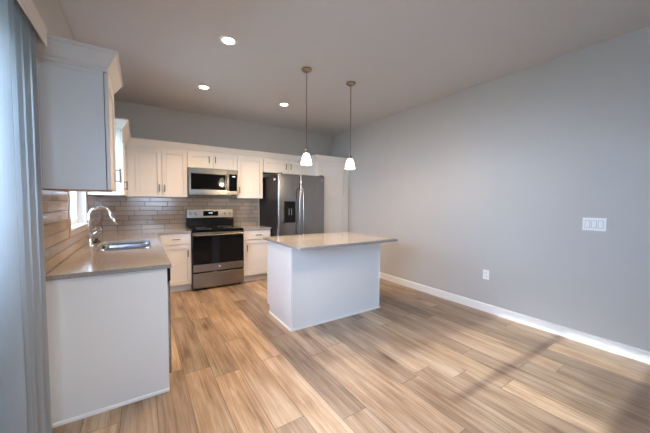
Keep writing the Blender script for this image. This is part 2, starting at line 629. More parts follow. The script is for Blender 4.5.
# rear window behind the camera
rroot = struct(thing('window_2', 'white framed window in the rear wall', 'window', ((RX0 + RX1) / 2, YR - 0.07, RZ0)))
del rroot['category']
f = MB()
f.box(RX0, RX0 + 0.05, YR - 0.12, YR - 0.04, RZ0, RZ1).box(RX1 - 0.05, RX1, YR - 0.12, YR - 0.04, RZ0, RZ1)
f.box(RX0 + 0.05, RX1 - 0.05, YR - 0.12, YR - 0.04, RZ0, RZ0 + 0.05).box(RX0 + 0.05, RX1 - 0.05, YR - 0.12, YR - 0.04, RZ1 - 0.05, RZ1)
f.box(0.87, 0.93, YR - 0.11, YR - 0.05, RZ0 + 0.05, RZ1 - 0.05)
f.build('window_frame', 'plastic', rroot)
MB().box(RX0 + 0.05, RX1 - 0.05, YR - 0.083, YR - 0.077, RZ0 + 0.05, RZ1 - 0.05).build('pane', 'glass', rroot)

# outdoors: lawn, plus a slab, wall and house added to shape the daylight
struct(MB().box(-14, 18, -22, 8, -0.42, -0.30).build('ground', 'grass'), 'lawn around the house')
struct(MB().box(-1.55, -T, -7.0, -2.8, -0.30, -0.06).build('bounce_slab', 'concrete'), 'unseen pale concrete slab added outside the sliding door to bounce daylight in')  # pale slab added to throw daylight up to the ceiling
gw = MB().box(-0.57, -0.43, -7.0, -2.8, -0.06, 1.20).build('sun_block_wall', 'concrete')  # unseen wall added to cut the sun patch on the floor short
tag(gw, 'unseen low pale wall added outside the sliding door to block low sun', 'wall')
MB().box(-0.60, -0.40, -7.03, -2.77, 1.2005, 1.25).build('coping', 'trim', gw, 0.004)

hs = thing('sun_block_house', 'pale sided house added to keep the sun out of the sink window', 'house', (-9.5, 2.0, -0.3))  # house shape added to stop the sun beam through the sink window
MB().box(-12, -7, -2.9, 7, -0.3, 5.7).build('wall', 'siding', hs)
q = MB()
vs = [q.bm.verts.new(p) for p in ((-12.3, -3.2, 5.7), (-6.7, -3.2, 5.7), (-9.5, -3.2, 7.4), (-12.3, 7.3, 5.7), (-6.7, 7.3, 5.7), (-9.5, 7.3, 7.4))]
for fi in ((0, 1, 2), (5, 4, 3), (0, 3, 4, 1), (1, 4, 5, 2), (2, 5, 3, 0)):
    q.bm.faces.new([vs[i] for i in fi])
q.build('roof', 'darkside', hs)
for yy, zz in ((-1.2, 0.8), (2.4, 0.8), (-1.2, 3.5), (2.4, 3.5)):
    fr_ = MB().box(-6.999, -6.95, yy, yy + 1.1, zz, zz + 1.3).build('window', 'trim', hs)
    MB().box(-6.949, -6.94, yy + 0.08, yy + 1.02, zz + 0.08, zz + 1.22).build('pane', 'blackglass', fr_)

# ------------------------------------------------------------------ backsplash
bs = MB()
bs.box(0.0085, 1.096, -0.008, 0, ZC + 0.0005, 1.3975).box(1.096, 1.858, -0.008, 0, 0.86, 1.436).box(1.858, 2.345, -0.008, 0, ZC + 0.0005, 1.3975)
tag(bs.build('backsplash', 'tile_back'), 'glossy beige subway tile backsplash on the back wall behind the range', 'backsplash')
bs = MB()
TW = 0.045
bs.box(0, 0.008, -2.97, WY0 - TW, ZC + 0.0005, 1.3975).box(0, 0.008, WY0 - TW, WY1 + TW, ZC + 0.0005, WZ0 - TW).box(0, 0.008, WY1 + TW, -0.0005, ZC + 0.0005, 1.3975)
bs.box(0, 0.008, -2.515, WY0 - TW, 1.3975, 2.12)
tl = tag(bs.build('backsplash', 'tile_left'), 'glossy beige subway tile backsplash on the left wall beside the sink window', 'backsplash')
f = MB()
f.box(0, 0.014, WY0 - TW, WY1 + TW, WZ0 - TW, WZ0 - 0.0005).box(0, 0.014, WY0 - TW, WY0, WZ0 - 0.0005, 2.10).box(0, 0.014, WY1 - 0.0, WY1 + 0.0 + 0.001, WZ0, WZ0 + 0.001)
f.build('bullnose_edge', 'bullnose', tl, 0.004)


# ------------------------------------------------------------------ cabinets
def fback(u, v, z):      # u along the back wall, v out from it
    return (u, -v, z)


def fleft(u, v, z):      # u = distance from the back wall along the left wall, v out from it
    return (v, -u, z)


def shaker(fm, u0, u1, z0, z1, v0, parent, name='door', rail=0.055, mt='white'):
    t = 0.019
    d = MB(fm)
    d.box(u0, u0 + rail, v0, v0 + t, z0, z1).box(u1 - rail, u1, v0, v0 + t, z0, z1)
    d.box(u0 + rail, u1 - rail, v0, v0 + t, z0, z0 + rail).box(u0 + rail, u1 - rail, v0, v0 + t, z1 - rail, z1)
    d.box(u0 + rail, u1 - rail, v0, v0 + 0.002, z0 + rail, z1 - rail)
    gp = 0.005
    d.box(u0 + rail + gp, u1 - rail - gp, v0 + 0.002, v0 + t - 0.012, z0 + rail + gp, z1 - rail - gp)
    return d.build(name, mt, parent, 0.001)


def slab(fm, u0, u1, z0, z1, v0, parent, mt='white'):
    return MB(fm).box(u0, u1, v0, v0 + 0.019, z0, z1).build('drawer', mt, parent, 0.003)


def pull(fm, u, z, v, parent, horiz=False, ln=0.105, name='handle'):
    h = ln / 2
    d = MB(fm)
    if horiz:
        d.tube([(u - h, v + 0.028, z), (u + h, v + 0.028, z)], 0.0070, 10)
        for s in (-1, 1):
            d.tube([(u + s * (h - 0.012), v, z), (u + s * (h - 0.012), v + 0.028, z)], 0.0045, 8)
    else:
        d.tube([(u, v + 0.028, z - h), (u, v + 0.028, z + h)], 0.0070, 10)
        for s in (-1, 1):
            d.tube([(u, v, z + s * (h - 0.012)), (u, v + 0.028, z + s * (h - 0.012))], 0.0045, 8)
    return d.build(name, 'nickel', parent, smooth=True)


UB, DZT, UT, CT = 1.398, 2.105, 2.141, 2.226     # uppers: bottom, door top, box top, crown top
UD = 0.305
CROWN = [(0, UT - 0.030), (0.006, UT - 0.030), (0.006, UT - 0.010), (0.016, UT), (0.052, CT - 0.020), (0.062, CT - 0.018), (0.062, CT), (0, CT)]

# near left wall cabinet with framed end panel and its own crown
k = thing('wall_cabinet', 'white wall cabinet nearest the blind, left of the sink window, topmost in the photo', 'cabinet', (0.15, -2.75, UB))
MB().box(0.0085, UD, -2.98, -2.522, UB + 0.012, UT).build('body', 'whitecool', k, 0.001)
MB().box(0.012, UD - 0.004, -2.976, -2.526, UB, UB + 0.0115).build('bottom_panel', 'wood', k)
e = MB()
e.box(0.001, 0.022, -2.988, -2.9805, UB, UT).box(UD - 0.030, UD, -2.988, -2.9805, UB, UT).box(0.022, UD - 0.030, -2.986, -2.9805, UT - 0.05, UT).box(0.022, UD - 0.030, -2.983, -2.9805, UB, UT - 0.05)
e.build('end_panel', 'whitecool', k, 0.0012)
dr = shaker(fleft, 2.524, 2.984, UB + 0.004, DZT, UD + 0.004, k)
pull(fleft, 2.565, 1.52, UD + 0.023, dr)
MB().sweep(CROWN, [((0.0085, -2.988), (0, -1)), ((UD + 0.016, -2.988), (1, -1)), ((UD + 0.016, -2.522), (1, 1)), ((0.0085, -2.522), (0, 1))]).build('crown', 'white', k)

# far left wall cabinet beside the window
k = thing('wall_cabinet', 'white wall cabinet in the back left corner, right of the sink window', 'cabinet', (0.15, -0.7, UB))
MB().box(0.0085, UD, -1.327, -0.0085, UB, UT).build('body', 'whitecool', k, 0.001)
dr = shaker(fleft, 0.86, 1.326, UB + 0.004, DZT, UD + 0.001, k)
pull(fleft, 1.28, 1.508, UD + 0.020, dr, ln=0.10)
dr = shaker(fleft, 0.39, 0.856, UB + 0.004, DZT, UD + 0.001, k)
MB(fleft).box(0.330, 0.387, UD + 0.001, UD + 0.019, UB, UT).build('filler', 'white', k)


def wall_cab(label, u0, u1, z0, doors, handles, loc_u, filler=None, hz=None):
    kk = thing('wall_cabinet', label, 'cabinet', (loc_u, -0.15, z0))
    MB(fback).box(u0, u1, 0.0085, UD, z0, UT).build('body', 'white', kk, 0.001)
    for (a, b_), hu in zip(doors, handles):
        d = shaker(fback, a, b_, z0 + 0.006, DZT, UD + 0.001, kk)
        if hu is not None:
            pull(fback, hu, hz, UD + 0.020, d)
    if filler:
        MB(fback).box(filler[0], filler[1], UD + 0.001, UD + 0.018, z0, UT).build('filler', 'white', kk)
    return kk


wall_cab('white double door wall cabinet on the back wall, left of the microwave', 0.3257, 1.0945, UB, [(0.420, 0.746), (0.754, 1.089)], [0.715, 0.783], 0.75, (0.3257, 0.417), 1.53)
wall_cab('short white two door wall cabinet directly above the microwave', 1.0955, 1.859, 1.872, [(1.102, 1.473), (1.481, 1.854)], [1.412, 1.508], 1.48, None, 2.01)
wall_cab('white single door wall cabinet between the microwave and the refrigerator', 1.860, 2.322, UB, [(1.868, 2.317)], [1.897], 2.1, None, 1.535)
wall_cab('short white two door wall cabinet above the refrigerator', 2.323, 3.262, 1.872, [(2.331, 2.815), (2.823, 3.178)], [2.772, 2.868], 2.8, (3.184, 3.262), 2.00)
y0 = -(UD + 0.016)
cm = MB().sweep(CROWN, [((0.0085, -1.327), (0, -1)), ((-y0, -1.327), (1, -1)), ((-y0, y0), (1, -1)), ((3.20, y0), (0, -1))])
tag(cm.build('crown_moulding', 'white'), 'white crown moulding running along the tops of the corner and back wall cabinets', 'moulding')

# pantry
PX0, PX1, PD = 3.264, W - 0.001, 0.61
k = thing('pantry_cabinet', 'tall white pantry cabinet between the refrigerator and the right wall', 'cabinet', (3.6, -0.3, 0))
MB().box(PX0, PX1, -PD, -0.001, 0.10, UT).build('body', 'white', k, 0.001)
MB().box(PX0 + 0.01, PX1, -PD + 0.07, -0.001, 0, 0.0995).build('toe_kick', 'white', k)
shaker(fback, PX0 + 0.075, 3.950, 1.418, DZT, PD + 0.001, k)
shaker(fback, PX0 + 0.075, 3.950, 0.115, 1.408, PD + 0.001, k)
MB(fback).box(3.955, PX1, PD + 0.001, PD + 0.018, 0.10, UT).build('filler', 'white', k)
MB(fback).box(PX0, PX0 + 0.070, PD + 0.001, PD + 0.018, 0.10, UT).build('filler', 'white', k)
MB().sweep(CROWN, [((PX0, -0.385), (-1, 0)), ((PX0, -PD - 0.018), (-1, -1)), ((PX1, -PD - 0.018), (0, -1))]).build('crown', 'white', k)

BD = 0.61     # base cabinet depth


def base_back(label, u0, u1, dz, door, hd, hu):
    kk = thing('base_cabinet', label, 'cabinet', ((u0 + u1) / 2, -0.3, 0))
    MB(fback).box(u0, u1, 0.002, BD, 0.10, ZC - 0.031).build('body', 'white', kk, 0.001)
    MB(fback).box(u0, u1, 0.002, BD - 0.06, 0, 0.0995).build('toe_kick', 'white', kk)
    d = slab(fback, door[0], door[1], 0.712, 0.862, BD + 0.001, kk)
    pull(fback, hd, 0.787, BD + 0.020, d, True)
    d = shaker(fback, door[0], door[1], 0.118, 0.700, BD + 0.001, kk)
    pull(fback, hu, 0.575, BD + 0.020, d)
    return kk


kk = base_back('white base cabinet with one drawer, left of the range', 0.640, 1.093, 0, (0.70, 1.087), 0.895, 1.045)
kk = base_back('white base cabinet with one drawer, between the range and the refrigerator', 1.867, 2.343, 0, (1.873, 2.337), 2.12, 1.925)

# left run: corner cabinet, sink cabinet, dishwasher, end panel
k = thing('base_cabinet', 'white corner base cabinet beyond the sink under the left worktop', 'cabinet', (0.3, -0.5, 0))
MB(fleft).box(0.002, 1.25, 0.002, BD, 0.10, ZC - 0.031).build('body', 'white', k)
MB(fleft).box(0.002, 1.25, 0.002, BD - 0.06, 0, 0.0995).build('toe_kick', 'white', k)
shaker(fleft, 0.70, 1.24, 0.118, 0.862, BD + 0.001, k)
k = thing('base_cabinet', 'white sink base cabinet under the stainless sink', 'cabinet', (0.3, -1.8, 0))
f = MB(fleft)
f.box(1.252, 1.270, 0, BD, 0.10, ZC - 0.031).box(2.325, 2.343, 0, BD, 0.10, ZC - 0.031).box(1.270, 2.325, 0, BD, 0.10, 0.118).box(1.270, 2.325, 0, 0.008, 0.118, ZC - 0.031).box(1.270, 2.325, BD - 0.018, BD, 0.80, ZC - 0.031)
f.build('body', 'white', k)
MB(fleft).box(1.252, 2.343, 0.0, BD - 0.06, 0, 0.0995).build('toe_kick', 'white', k)
for a, b_, hu in ((1.256, 1.795, 1.755), (1.800, 2.339, 1.84)):
    d = shaker(fleft, a, b_, 0.118, 0.862, BD + 0.001, k)
    pull(fleft, hu, 0.76, BD + 0.020, d)
k = thing('dishwasher', 'stainless dishwasher with black control strip at the end of the left worktop', 'dishwasher', (0.3, -2.65, 0))
MB(fleft).box(2.347, 2.948, 0.02, BD - 0.01, 0.09, ZC - 0.035).build('body', 'black', k)
MB(fleft).box(2.350, 2.945, BD - 0.008, BD + 0.030, 0.105, 0.765).build('door', 'steelh', k, 0.006)
MB(fleft).box(2.350, 2.945, BD - 0.008, BD + 0.034, 0.768, ZC - 0.036).build('control_panel', 'black', k, 0.006)
MB(fleft).box(2.350, 2.945, BD - 0.07, BD - 0.055, 0.0, 0.088).build('toe_kick', 'black', k)
k = thing('end_panel', 'flat white end panel closing the left run of cabinets, facing the camera', 'panel', (0.3, -2.96, 0))
MB().box(0.0, 0.622, -2.972, -2.950, 0.0, ZC - 0.0305).build('panel', 'whitecool', k, 0.001)
MB().sweep([(0, 0), (0.012, 0), (0.010, 0.014), (0.004, 0.020), (0, 0.020)], [((0.019, -2.972), (0, -1)), ((0.622, -2.972), (0, -1))]).build('shoe_moulding', 'trim', k)


# ------------------------------------------------------------------ worktops
def rrect(x0, x1, y0, y1, r, n=6):
    pts = []
    for cx, cy, a0 in ((x1 - r, y1 - r, 0), (x0 + r, y1 - r, 90), (x0 + r, y0 + r, 180), (x1 - r, y0 + r, 270)):
        for i in range(n + 1):
            a = math.radians(a0 + 90 * i / n)
            pts.append((cx + r * math.cos(a), cy + r * math.sin(a)))
    return pts


def plate(outline, holes, z0, z1, name, m_, parent=None, bevel=0.0):
    bm = bmesh.new()
    es = []
    for loop in [outline] + holes:
        vs = [bm.verts.new((x, y, z0)) for x, y in loop]
        es += [bm.edges.new((vs[i], vs[(i + 1) % len(vs)])) for i in range(len(vs))]
    r = bmesh.ops.triangle_fill(bm, use_beauty=True, use_dissolve=False, edges=es)
    fs = [g for g in r['geom'] if isinstance(g, bmesh.types.BMFace)]
    ex = bmesh.ops.extrude_face_region(bm, geom=fs)
    bmesh.ops.translate(bm, verts=[g for g in ex['geom'] if isinstance(g, bmesh.types.BMVert)], vec=(0, 0, z1 - z0))
    q = MB()
    q.bm.free()
    q.bm = bm
    return q.build(name, m_, parent, bevel)


SX0, SX1, SY0, SY1 = 0.132, 0.555, -2.150, -1.405
wt = plate([(0.0085, -0.0085), (1.094, -0.0085), (1.094, -0.648), (0.648, -0.648), (0.648, -2.987), (0.0085, -2.987)], [rrect(SX0, SX1, SY0, SY1, 0.06)], ZC - 0.03, ZC, 'worktop', 'quartz', None, 0.002)
tag(wt, 'L-shaped taupe quartz worktop holding the sink along the left wall', 'countertop')
wt = MB().box(1.866, 2.346, -0.648, -0.0085, ZC - 0.03, ZC).build('worktop', 'quartz', None, 0.002)
tag(wt, 'short taupe quartz worktop between the range and the refrigerator', 'countertop')

# ------------------------------------------------------------------ sink
sk = thing('kitchen_sink', 'double bowl undermount stainless steel sink in the left worktop', 'sink', (0.345, -1.765, ZC - 0.22))
ym = -1.765
bowls = ((SY0 + 0.004, ym - 0.010), (ym + 0.010, SY1 - 0.004))
plate(rrect(SX0 - 0.02, SX1 + 0.02, SY0 - 0.02, SY1 + 0.02, 0.09), [rrect(SX0 + 0.004, SX1 - 0.004, a, b_, 0.055) for a, b_ in bowls], ZC - 0.0345, ZC - 0.0305, 'rim', 'sink', sk)
for a, b_ in bowls:
    q = MB()
    rings = []
    for ins, z, rr in ((0.0, ZC - 0.032, 0.055), (0.002, ZC - 0.05, 0.055), (0.008, ZC - 0.17, 0.055), (0.020, ZC - 0.195, 0.055), (0.045, ZC - 0.208, 0.05), (0.13, ZC - 0.212, 0.02)):
        rings.append([q.bm.verts.new((x, y, z)) for x, y in rrect(SX0 + 0.004 + ins, SX1 - 0.004 - ins, a + ins, b_ - ins, rr)])
    for r0, r1 in zip(rings, rings[1:]):
        for i in range(len(r0)):
            q.bm.faces.new((r0[i], r0[(i + 1) % len(r0)], r1[(i + 1) % len(r0)], r1[i]))
    q.bm.faces.new(rings[-1])
    bw = q.build('bowl', 'sink', sk, smooth=True)
    so = bw.modifiers.new('solid', 'SOLIDIFY')
    so.thickness = 0.0015
    MB().lathe([(0.045, -0.004), (0.045, 0.002), (0.036, 0.002), (0.032, -0.002), (0.001, -0.002)], (0.345, (a + b_) / 2, ZC - 0.209), 20).build('drain', 'chrome', bw, smooth=True)

# ------------------------------------------------------------------ faucet and stopper
fx, fy = 0.074, -1.768
k = thing('faucet', 'chrome gooseneck pull-down faucet standing behind the sink', 'faucet', (fx, fy, ZC))
MB().lathe([(0.027, 0), (0.027, 0.006), (0.022, 0.012), (0.019, 0.014), (0.018, 0.11), (0.015, 0.118), (0.0145, 0.12)], (fx, fy, ZC), 24).build('base', 'chrome', k, smooth=True)
pts = [(fx, fy, ZC + 0.115), (fx, fy, 1.16), (fx, fy, 1.19)]
R = 0.080
for i in range(1, 15):
    a = math.pi - (math.pi - 0.22) * i / 14
    pts.append((fx + R + R * math.cos(a), fy, 1.19 + R * math.sin(a)))
ex = Vector(pts[-1])
dn = (Vector(pts[-1]) - Vector(pts[-2])).normalized()
MB().tube(pts, 0.014, 16).build('spout', 'chrome', k, smooth=True)
p = [ex - dn * 0.004, ex + dn * 0.012, ex + dn * 0.055, ex + dn * 0.105, ex + dn * 0.115]
MB().tube([tuple(v) for v in p], [0.0135, 0.016, 0.0165, 0.0195, 0.017], 18).build('spray_head', 'chrome', k, smooth=True)
MB().tube([(fx, fy + 0.015, ZC + 0.075), (fx, fy + 0.045, ZC + 0.080)], 0.012, 14).tube([(fx, fy + 0.042, ZC + 0.080), (fx + 0.02, fy + 0.055, ZC + 0.11), (fx + 0.045, fy + 0.060, ZC + 0.135)], [0.008, 0.006, 0.005], 10).build('lever', 'chrome', k, smooth=True)
k = thing('sink_stopper', 'small black rubber sink stopper lying behind the faucet', 'stopper', (0.085, -1.45, ZC))
MB().lathe([(0.040, 0), (0.042, 0.006), (0.034, 0.016), (0.018, 0.020), (0.010, 0.022), (0.010, 0.034), (0.014, 0.038), (0.012, 0.044), (0.002, 0.045)], (0.085, -1.45, ZC), 24).build('plug', 'rubber', k, smooth=True)

# ------------------------------------------------------------------ range
X0, X1 = 1.099, 1.858
k = thing('electric_range', 'stainless and black freestanding electric range against the back wall', 'range', (1.478, -0.35, 0))
MB().box(X0, X1, -0.655, -0.03, 0.03, 0.885).build('body', 'black', k, 0.003)
for x in (X0 + 0.05, X1 - 0.05):
    for y in (-0.60, -0.10):
        MB().lathe([(0.018, 0), (0.018, 0.008), (0.010, 0.010), (0.010, 0.0295)], (x, y, 0), 12).build('leg', 'black', k)
ct = MB().box(X0 - 0.001, X1 + 0.001, -0.672, -0.095, 0.886, 0.914).build('cooktop', 'blackglass', k, 0.006)
for x, y, r in ((1.29, -0.50, 0.105), (1.67, -0.50, 0.08), (1.29, -0.24, 0.08), (1.67, -0.24, 0.105)):
    MB().lathe([(r, 0), (r, 0.0006), (r - 0.003, 0.0006), (r - 0.003, 0)], (x, y, 0.9141), 40, cap=False).build('burner_ring', 'grey', ct)
bgm = MB()
v = []
bgp = [(-0.094, 0.915), (-0.094, 1.045), (-0.085, 1.060), (-0.0755, 1.210), (-0.030, 1.210), (-0.030, 0.915)]
bm = bgm.bm
ra = [bm.verts.new((X0, y, z)) for y, z in bgp]
rb = [bm.verts.new((X1, y, z)) for y, z in bgp]
for i in range(6):
    bm.faces.new((ra[i], ra[(i + 1) % 6], rb[(i + 1) % 6], rb[i]))
bm.faces.new(ra)
bm.faces.new(rb[::-1])
bgo = bgm.build('backguard', 'black', k, 0.004)
# sloping stainless fascia
d0, d1 = Vector((0, -0.0885, 1.062)), Vector((0, -0.0780, 1.206))
nrm = Vector((0, -0.9973, 0.0727))


def fascia(x0, x1, t0, t1, th, name, m_, par, bev=0.0, lift=0.0):
    q = MB()
    a0 = d0.lerp(d1, t0) + nrm * lift
    a1 = d0.lerp(d1, t1) + nrm * lift
    vs = []
    for x in (x0, x1):
        for pp in (a0, a1, a1 + nrm * th, a0 + nrm * th):
            vs.append(q.bm.verts.new((x, pp.y, pp.z)))
    for fidx in ((0, 1, 2, 3), (7, 6, 5, 4), (0, 4, 5, 1), (1, 5, 6, 2), (2, 6, 7, 3), (3, 7, 4, 0)):
        q.bm.faces.new([vs[i] for i in fidx])
    return q.build(name, m_, par, bev)


fp = fascia(X0 + 0.006, X1 - 0.004, 0.0, 1.0, 0.006, 'control_fascia', 'steelh', k, 0.003)
fascia(1.355, 1.597, 0.22, 0.80, 0.002, 'display_window', 'blackglass', fp, 0.001, 0.0062)
for i, x in enumerate((1.447, 1.461, 1.479, 1.493)):
    fascia(x, x + 0.008, 0.50, 0.64, 0.001, 'display_digit', 'display', fp, 0, 0.0083)
for x in (1.160, 1.240, 1.715, 1.800):
    c = d0.lerp(d1, 0.5) + nrm * 0.0065
    MB().tube([(x, c.y, c.z), (x, c.y + nrm.y * 0.018, c.z + nrm.z * 0.018), (x, c.y + nrm.y * 0.024, c.z + nrm.z * 0.024)], [0.021, 0.019, 0.015], 20).build('knob', 'steelh', fp, smooth=True)
od = MB().box(X0 + 0.004, X1 - 0.004, -0.690, -0.657, 0.283, 0.876).build('oven_door', 'black', k, 0.004)
MB().box(X0 + 0.006, X1 - 0.006, -0.697, -0.691, 0.830, 0.874).build('top_trim', 'steelh', od, 0.002)
MB().box(X0 + 0.006, X1 - 0.006, -0.697, -0.691, 0.284, 0.394).build('lower_trim', 'steelh', od, 0.002)
MB().box(X0 + 0.010, X1 - 0.010, -0.696, -0.691, 0.396, 0.828).build('oven_glass', 'blackglass', od, 0.002)
q = MB().tube([(X0 + 0.03, -0.742, 0.838), (X1 - 0.03, -0.742, 0.838)], 0.013, 16)
q.tube([(X0 + 0.06, -0.697, 0.845), (X0 + 0.06, -0.742, 0.838)], 0.010, 12).tube([(X1 - 0.06, -0.697, 0.845), (X1 - 0.06, -0.742, 0.838)], 0.010, 12)
q.build('door_handle', 'steelh', od, smooth=True)
MB().lathe([(0.016, 0), (0.016, -0.002), (0.012, -0.003), (0.001, -0.003)], (1.478, -0.697, 0.340), 20, 'y').build('badge', 'chrome', od, smooth=True)
dw = MB().box(X0 + 0.004, X1 - 0.004, -0.690, -0.657, 0.035, 0.262).build('storage_drawer', 'steelh', k, 0.004)

# ------------------------------------------------------------------ microwave
k = thing('microwave', 'stainless over-the-range microwave mounted above the range', 'microwave', (1.478, -0.2, 1.437))
MX0, MX1, MZ0, MZ1 = 1.100, 1.856, 1.440, 1.866
MB().box(MX0, MX1, -0.375, -0.01, MZ0, MZ1).build('body', 'steelh', k, 0.003)
d = MB().box(MX0 + 0.001, 1.690, -0.402, -0.376, MZ0 + 0.012, MZ1 - 0.002).build('door', 'steelh', k, 0.004)
MB().box(MX0 + 0.032, 1.652, -0.406, -0.4025, 1.527, 1.776).build('window', 'blackglass', d, 0.002)
MB().tube([(1.676, -0.404, 1.522), (1.676, -0.432, 1.540), (1.676, -0.436, 1.65), (1.676, -0.432, 1.768), (1.676, -0.404, 1.786)], 0.010, 12).build('handle', 'steelh', d, smooth=True)
d = MB().box(1.693, MX1 - 0.001, -0.402, -0.376, MZ0 + 0.012, MZ1 - 0.002).build('control_panel', 'steelh', k, 0.004)
MB().box(1.704, MX1 - 0.020, -0.405, -0.4025, 1.515, 1.790).build('keypad', 'blackglass', d, 0.001)
MB().box(1.760, 1.805, -0.4062, -0.4053, 1.745, 1.760).build('clock', 'display', d)
MB().box(MX0 + 0.02, MX1 - 0.02, -0.365, -0.05, MZ0 - 0.008, MZ0 - 0.0005).build('vent_grille', 'black', k)

# ------------------------------------------------------------------ refrigerator
FX0, FX1, FZ = 2.359, 3.262, 1.803
k = thing('refrigerator', 'side-by-side stainless refrigerator with black sides and water dispenser', 'refrigerator', (2.81, -0.5, 0))
MB().box(FX0, FX1, -0.855, -0.04, 0.03, FZ - 0.02).build('body', 'darkside', k, 0.006)
MB().box(FX0 + 0.02, FX1 - 0.02, -0.85, -0.10, 0.0, 0.029).build('base_grille', 'black', k)
FS = 2.757


def fridge_door(x0, x1, par):
    q = MB()
    n = 66
    ra, rb = [], []
    pr = []
    for i in range(n + 1):
        t = i / n
        bul = 0.003 * (1 - (2 * t - 1) ** 2) + 0.010 * math.sin(math.pi / 2 * min(1, min(t, 1 - t) / 0.03))
        pr.append((x0 + (x1 - x0) * t, -0.905 - bul))
    loop = pr + [(x1, -0.858), (x0, -0.858)]
    a = [q.bm.verts.new((x, y, 0.075)) for x, y in loop]
    b_ = [q.bm.verts.new((x, y, FZ)) for x, y in loop]
    for i in range(len(loop)):
        j = (i + 1) % len(loop)
        q.bm.faces.new((a[i], a[j], b_[j], b_[i]))
    q.bm.faces.new(a[::-1])
    q.bm.faces.new(b_)
    return q.build('door', 'steel', par, 0.002, smooth=True)


dl = fridge_door(FX0 + 0.002, FS - 0.007, k)
drr = fridge_door(FS + 0.007, FX1 - 0.002, k)
for x, dd in ((FS - 0.037, dl), (FS + 0.037, drr)):
    MB().tube([(x, -0.915, 0.60), (x, -0.962, 0.625), (x, -0.975, 0.80), (x, -0.982, 1.10), (x, -0.975, 1.38), (x, -0.962, 1.545), (x, -0.915, 1.57)], 0.0125, 14).build('handle', 'steel', dd, smooth=True)
dp = MB().box(2.462, 2.658, -0.9395, -0.926, 0.985, 1.350).build('dispenser', 'black', dl, 0.004)
q = MB().box(2.470, 2.650, -0.9405, -0.9396, 1.245, 1.342).box(2.470, 2.490, -0.946, -0.9396, 1.02, 1.240).box(2.630, 2.650, -0.946, -0.9396, 1.02, 1.240)
q.build('dispenser_panel', 'blackglass', dl)
MB().box(2.462, 2.658, -0.965, -0.9396, 0.975, 0.995).build('drip_tray', 'steel', dl, 0.003)
MB().box(2.530, 2.545, -0.950, -0.9396, 1.12, 1.23).box(2.575, 2.590, -0.950, -0.9396, 1.12, 1.23).build('dispenser_paddle', 'slot', dl, 0.002)
MB().lathe([(0.016, 0), (0.016, -0.002), (0.010, -0.003), (0.001, -0.003)], (3.20, -0.918, 1.73), 20, 'y').build('badge', 'chrome', drr, smooth=True)
MB().box(2.357, 2.3588, -0.80, -0.72, 1.70, 1.735).build('energy_label', 'plastic', k)
for x in (FX0 + 0.05, FX1 - 0.05):
    MB().box(x - 0.03, x + 0.03, -0.90, -0.82, FZ + 0.0005, FZ + 0.018).build('hinge_cover', 'black', k, 0.004)

# ------------------------------------------------------------------ island
IX0, IX1, IY0, IY1 = 1.752, 2.995, -2.608, -1.957
k = thing('kitchen_island', 'white panelled kitchen island standing in the middle of the floor', 'island', (2.37, -2.28, 0))
q = MB().box(IX0 + 0.02, IX1 - 0.02, IY0 + 0.02, IY1 - 0.02, 0.10, ZC - 0.031).box(IX0 + 0.02, IX1 - 0.02, IY0 + 0.02, IY1 - 0.09, 0.0, 0.0995)
q.build('body', 'white', k)


def endp(x0, x1):
    q = MB()
    q.box(x0, x1, IY0 + 0.001, IY1, 0.10, ZC - 0.0305)
    q.box(x0, x1, IY0 + 0.001, IY1 - 0.07, 0.0, 0.10)
    return q.build('end_panel', 'whitecool', k)


endp(IX0, IX0 + 0.0195)
endp(IX1 - 0.0195, IX1)
MB().box(IX0 + 0.020, IX1 - 0.020, IY0 + 0.002, IY0 + 0.0195, 0.0, ZC - 0.0305).build('front_panel', 'whitecool', k)
for x0, x1 in ((IX0 - 0.0, IX0 + 0.020), (IX1 - 0.020, IX1 + 0.0)):
    MB().box(x0, x1, IY0 - 0.004, IY0 + 0.0009, 0.0, ZC - 0.0305).build('corner_trim', 'trim', k, 0.001)
q = MB().sweep([(0, 0), (0.012, 0), (0.010, 0.014), (0.004, 0.020), (0, 0.020)], [((IX0, IY1 - 0.07), (-1, 0)), ((IX0, IY0 - 0.004), (-1, -1)), ((IX1, IY0 - 0.004), (1, -1)), ((IX1, IY1 - 0.07), (1, 0))])
q.build('shoe_moulding', 'trim', k)


def fisl(u, v, z):
    return (u, IY1 - 0.02 + v, z)


for a, b_ in ((IX0 + 0.024, 2.370), (2.375, IX1 - 0.024)):
    d = slab(fisl, a, b_, 0.712, 0.862, 0.001, k)
    pull(fisl, (a + b_) / 2, 0.787, 0.020, d, True)
    d = shaker(fisl, a, b_, 0.118, 0.700, 0.001, k)
    pull(fisl, b_ - 0.03 if a < 2 else a + 0.03, 0.575, 0.020, d)
wt = MB().box(1.732, 3.062, -2.842, -1.868, ZC - 0.03, ZC).build('island_worktop', 'quartz', None, 0.002)
tag(wt, 'taupe quartz worktop overhanging the white island', 'countertop')

